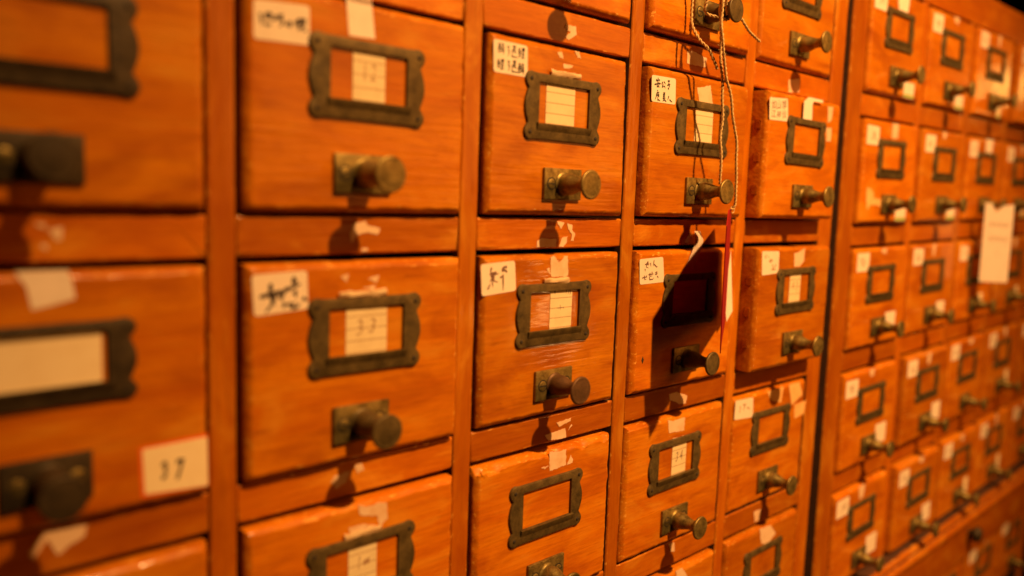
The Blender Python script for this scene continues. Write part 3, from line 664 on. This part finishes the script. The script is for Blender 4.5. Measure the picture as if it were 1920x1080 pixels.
FRONTS = []
for k in range(6):
    FRONTS.append(mesh('front_panel', board(.0006, .1449, -FH + .0021, -.0036, .018, .0040, 200 + k, .4, step=.006), WOOD_FRONT, smooth=40))
ROWN = ['top row', 'second row', 'third row', 'fourth row', 'fifth row', 'row under the moulding']
COLN = ['first column beside the dark gap', 'second column from the dark gap', 'third column from the dark gap', 'fourth column from the dark gap', 'column nearest the right edge']
Minv = None
for c in range(5):
    for r in range(6):
        rnd = random.Random(c * 17 + r * 5 + 1)
        lab = 'blurred drawer with corner sticker, %s, %s' % (ROWN[r], COLN[c])
        if (c, r) == (0, 1): lab = 'drawer with a shiny patch left of its knob'
        if (c, r) == (2, 2): lab = 'small blurred drawer partly hidden behind the hanging white card'
        d = thing('drawer', lab, 'drawer', (0, 0, 0), 'drawers of the far cabinet')
        yo = -.004 - rnd.uniform(0, .003) - (.004 if (c, r) in ((1, 3), (2, 4), (3, 0), (1, 4)) else 0)
        d.location = (FX(c), yo, FT(r)); d.rotation_euler = (0, 0, 0)
        link('front_panel', FRONTS[rnd.randrange(6)], d); link('drawer_box', TRAY, d); holder(d); pull(d, 0, c * 9 + r)
        x = .0035 + rnd.uniform(-.001, .004); z = -.0085 + rnd.uniform(-.003, .001); sw, sh = .0315, .0215
        q = round_quad([(x, z), (x + sw, z + rnd.uniform(-.001, .001)), (x + sw, z - sh), (x, z - sh)])
        s = link('sticker', flat_poly(q, 0, .0002, PAPER, 'sticker'), d)
        qq = [(x, z), (x + sw, z), (x + sw, z - sh), (x, z - sh)]
        ww = lambda: [[(x + .007 + rnd.uniform(0, .018), z - .005 - rnd.uniform(0, .012)) for _ in range(2)] for _ in range(9)]
        link('handwriting', strokes_mesh(ww(), lambda a, b: (a, b), -.00024, .0011, INKF), s)
        # torn remains of tape over the frame
        x = .062 + rnd.uniform(-.004, .012); w = rnd.uniform(.010, .020); z1 = -.0048; z0 = z1 - rnd.uniform(.007, .017)
        link('paper_scrap', flat_poly([(x, z1), (x + w, z1), (x + w - rnd.uniform(0, .004), z0), (x + rnd.uniform(0, .004), z0 - rnd.uniform(-.003, .003))], 0, .0002, SCRAPM, 'paper_scrap', .0006, c * 8 + r), d)
        if rnd.random() < .8 and r not in (5,):
            pass
        # small pale patch beside the knob, green lower edge in the upper rows
        x0 = .094 + rnd.uniform(0, .005); x1 = x0 + .030
        if r < 2: zz = (-.119, -.101)
        elif r == 2: zz = (-.107, -.084)
        else: zz = (-.104, -.079)
        if c < 2 or (c < 4 and rnd.random() < .45):
            if c >= 2: x1 -= .012
            t = link('pale_patch', flat_poly(round_quad([(x0, zz[1]), (x1, zz[1]), (x1, zz[0]), (x0, zz[0])], .002), 0, .0002, PAPER if c < 2 else CARDM, 'pale_patch'), d)
            if r < 2: link('green_border', flat_poly([(x0 + .001, zz[0] + .0042), (x1 - .001, zz[0] + .0042), (x1 - .001, zz[0] + .0006), (x0 + .001, zz[0] + .0006)], -.0002, .0001, GREEN, 'green_border'), t)
        if (c, r) in ((0, 0), (2, 1)):
            link('paper_tape', flat_poly([(.064, -.0046), (.094, -.0046), (.092, -.0235), (.066, -.0235)], -.0002, .0002, TAPE, 'paper_tape'), d)
        if (c, r) == (0, 1):  # glow of lamp gloss on the varnish, painted as a paler polygon
            link('gloss_patch', flat_poly([(.014, -.080), (.030, -.083), (.036, -.092), (.056, -.094), (.054, -.101), (.030, -.099), (.018, -.106), (.015, -.094)], 0, .0001, SCUFF_GLOSS, 'gloss_patch', .0012, 77), d)
        # bring it into the far cabinet's tilted frame
        m0 = Matrix.Translation(far.location) @ far.rotation_euler.to_matrix().to_4x4()
        d.matrix_world = m0 @ Matrix.Translation((FX(c), yo, FT(r)))

# ------------------------------------------------------------------ twine, red card, white card
def tube(bm, pts, r, seg=7):
    rings = []
    n = len(pts)
    for i, p in enumerate(pts):
        d = (pts[min(i + 1, n - 1)] - pts[max(i - 1, 0)]).normalized()
        a = d.orthogonal().normalized() if i == 0 else (rings_a - d * rings_a.dot(d)).normalized()
        rings_a = a; b = d.cross(a)
        rr = r[i] if isinstance(r, list) else r
        rings.append([bm.verts.new(p + (a * math.cos(2 * math.pi * k / seg) + b * math.sin(2 * math.pi * k / seg)) * rr) for k in range(seg)])
    for A, B in zip(rings, rings[1:]): bridge(bm, A, B)
    bm.faces.new(rings[0][::-1]); bm.faces.new(rings[-1])
def smooth_path(p, n=14):
    p = [Vector(q) for q in p]; out = []
    for i in range(len(p) - 1):
        p0, p1, p2, p3 = p[max(i - 1, 0)], p[i], p[i + 1], p[min(i + 2, len(p) - 1)]
        for k in range(n):
            t = k / n; out.append(.5 * ((2 * p1) + (p2 - p0) * t + (2 * p0 - 5 * p1 + 4 * p2 - p3) * t * t + (3 * p1 - p0 - 3 * p2 + p3) * t ** 3))
    out.append(p[-1]); return out
def twine(bm, path, r=.00074, off=.00062, pitch=.0075, fuzz=0, seed=0):
    pts = smooth_path(path, 10); L = 0; res = []
    # resample
    acc = [0]
    for a, b in zip(pts, pts[1:]): acc.append(acc[-1] + (b - a).length)
    n = max(8, int(acc[-1] / .0008)); j = 0
    for i in range(n + 1):
        s = acc[-1] * i / n
        while j < len(acc) - 2 and acc[j + 1] < s: j += 1
        t = (s - acc[j]) / max(1e-9, acc[j + 1] - acc[j]); q = pts[j].lerp(pts[j + 1], min(t, 1)); w = min(1, i / 12, (n - i) / 12)
        res.append(q + Vector((noise.noise(Vector((s * 45, seed * 3.1, 0))), noise.noise(Vector((s * 45, seed * 3.1, 5))) * .5, 0)) * .0022 * w)
    for ply in (0, 1):
        out = []
        for i, p in enumerate(res):
            d = (res[min(i + 1, n)] - res[max(i - 1, 0)]).normalized(); a = d.cross(Vector((0, 1, .01))).normalized(); b = d.cross(a)
            ph = 2 * math.pi * (acc[-1] * i / n) / pitch + math.pi * ply
            out.append(p + (a * math.cos(ph) + b * math.sin(ph)) * off)
        tube(bm, out, r, 6)
    rnd = random.Random(seed)
    for _ in range(int(acc[-1] * 1100)):   # loose fibres
        p = rnd.choice(res); dv = Vector((rnd.gauss(0, 1), rnd.gauss(0, 1), rnd.gauss(0, 1))).normalized()
        tube(bm, [p, p + dv * rnd.uniform(.0012, .0036)], .00008, 3)
K30 = Vector((XO(3) + .073, -.006, ZT[0] - .0985))      # axis of the knob that carries the twine
def wrap(bm, h, rad, turns, seed):
    pts = []
    for i in range(int(turns * 14) + 1):
        a = 2 * math.pi * i / 14; pts.append((K30.x + rad * math.cos(a), K30.y - h - .0011 * i / 14, K30.z + rad * math.sin(a)))
    twine(bm, pts, seed=seed)
bm = bmesh.new()
wrap(bm, .0165, .0062, 2.2, 5); wrap(bm, .0180, .0070, 1.3, 6)
kn = lambda *q: [(K30.x + a, K30.y - b, K30.z + c) for a, b, c in q]
twine(bm, kn((-.005, .019, .006), (-.013, .022, .011), (-.021, .016, .007), (-.019, .013, -.004), (-.008, .018, -.006)), seed=8)
twine(bm, kn((.001, .021, .007), (.004, .027, .013), (-.004, .030, .015), (-.010, .026, .006), (-.004, .023, -.004)), seed=9)
for i, s in enumerate(TWINE): twine(bm, s, seed=i)
tw = link('twine', mesh('twine', bm, TWM, smooth=70))
tw['label'] = 'thin jute twine tied round a knob at the top and hanging down in loose strands'; tw['category'] = 'string'
# frayed knot at the short end is part of the same string
rv = Vector((.7314, -.6811, 0))
TAG = [(.4592, -.0142, .0088), (.4360, -.0290, .0082), (.4122, -.0435, .0072), (.3720, -.0690, -.0045), (.3742, -.0680, -.0630), (.3790, -.0662, -.1040), (.3965, -.0550, -.0990), (.4260, -.0365, -.0985), (.4465, -.0238, -.0922), (.4680, -.0100, -.0900), (.4655, -.0110, -.0214)]
wt = [.0014, .0006, -.0006, -.0017, -.0017, -.0017, -.0012, -.0005, .0006, .0014, .0014]
pts = [Vector(p) + rv * w for p, w in zip(TAG, wt)]
red = thing('hanging_card', 'red card hanging edge on from the twine, throwing a dark shadow on a drawer', 'card', pts[2])
def plate3(name, P, th, m_, origin, parent):
    nrm = (P[2] - P[0]).cross(P[-3] - P[0]).normalized(); bm = bmesh.new(); n = len(P)
    F = [bm.verts.new(p - origin + nrm * th / 2) for p in P]; B = [bm.verts.new(p - origin - nrm * th / 2) for p in P]
    cF = bm.verts.new(sum((p for p in P), Vector()) / n - origin + nrm * th / 2); cB = bm.verts.new(sum((p for p in P), Vector()) / n - origin - nrm * th / 2)
    for i in range(n):
        bm.faces.new((F[i], F[(i + 1) % n], cF)); bm.faces.new((B[(i + 1) % n], B[i], cB)); bm.faces.new((F[i], B[i], B[(i + 1) % n], F[(i + 1) % n]))
    return link(name, mesh(name, bm, m_), parent)
plate3('red_cover', pts, .0008, REDM, pts[2], red)
leaf = [Vector(p) for p in ((.4668, -.0135, -.0290), (.4742, -.0145, -.0841), (.4655, -.0145, -.0931), (.4613, -.0135, -.0720))]
plate3('white_leaf', leaf, .0004, TAPE, pts[2], red)
eyelet = bmesh.new(); tube(eyelet, [Vector((.0030 + .003 * math.cos(a), 0, .003 * math.sin(a))) + Vector((.4325, -.0318, .0076)) - pts[2] for a in [i * math.pi / 6 for i in range(13)]], .0004, 6)
link('hanging_loop', mesh('hanging_loop', eyelet, TWM), red)

HC = [(1.1137, -.0210, .0263), (1.1188, -.0278, .0251), (1.1229, -.0332, .0132), (1.1282, -.0403, .0226), (1.1364, -.0512, .0246), (1.1368, -.0517, -.0253), (1.1370, -.0520, -.0865), (1.1145, -.0221, -.0869), (1.1142, -.0216, -.0269)]
hc = [Vector(p) for p in HC]
wc = thing('hanging_card', 'blurred white notched paper card hanging from a knob of the far cabinet', 'card', hc[2])
hcard = plate3('card_sheet', hc, .0006, TAPE, hc[2], wc)
bm = bmesh.new(); tube(bm, [Vector(p) - hc[2] for p in ((1.1229, -.0332, .0140), (1.131, -.034, .0215), (1.139, -.030, .0260))], .0006, 6)
link('hanging_loop', mesh('hanging_loop', bm, TWM), wc)
# faint lines of writing on the white card
u = (hc[4] - hc[0]).normalized(); nn = Vector((-.8, -.6, 0)); o0 = hc[0] - hc[2] + nn * .0006
bm = bmesh.new(); rnd = random.Random(3)
for li in range(2):
    for k in range(4):
        a = o0 + u * (.009 + .0065 * k) + Vector((0, 0, -.028 - .020 * li)); w, hh = .0035, .005
        for (p, q) in (((0, 0), (w, -.001)), ((w * .5, .002), (w * .4, -hh)), ((0, -hh * .6), (w, -hh * .5))):
            A = a + u * p[0] + Vector((0, 0, p[1])); B = a + u * q[0] + Vector((0, 0, q[1]))
            tube(bm, [A, B], .0003, 4)
link('handwriting', mesh('handwriting', bm, INKF), wc)
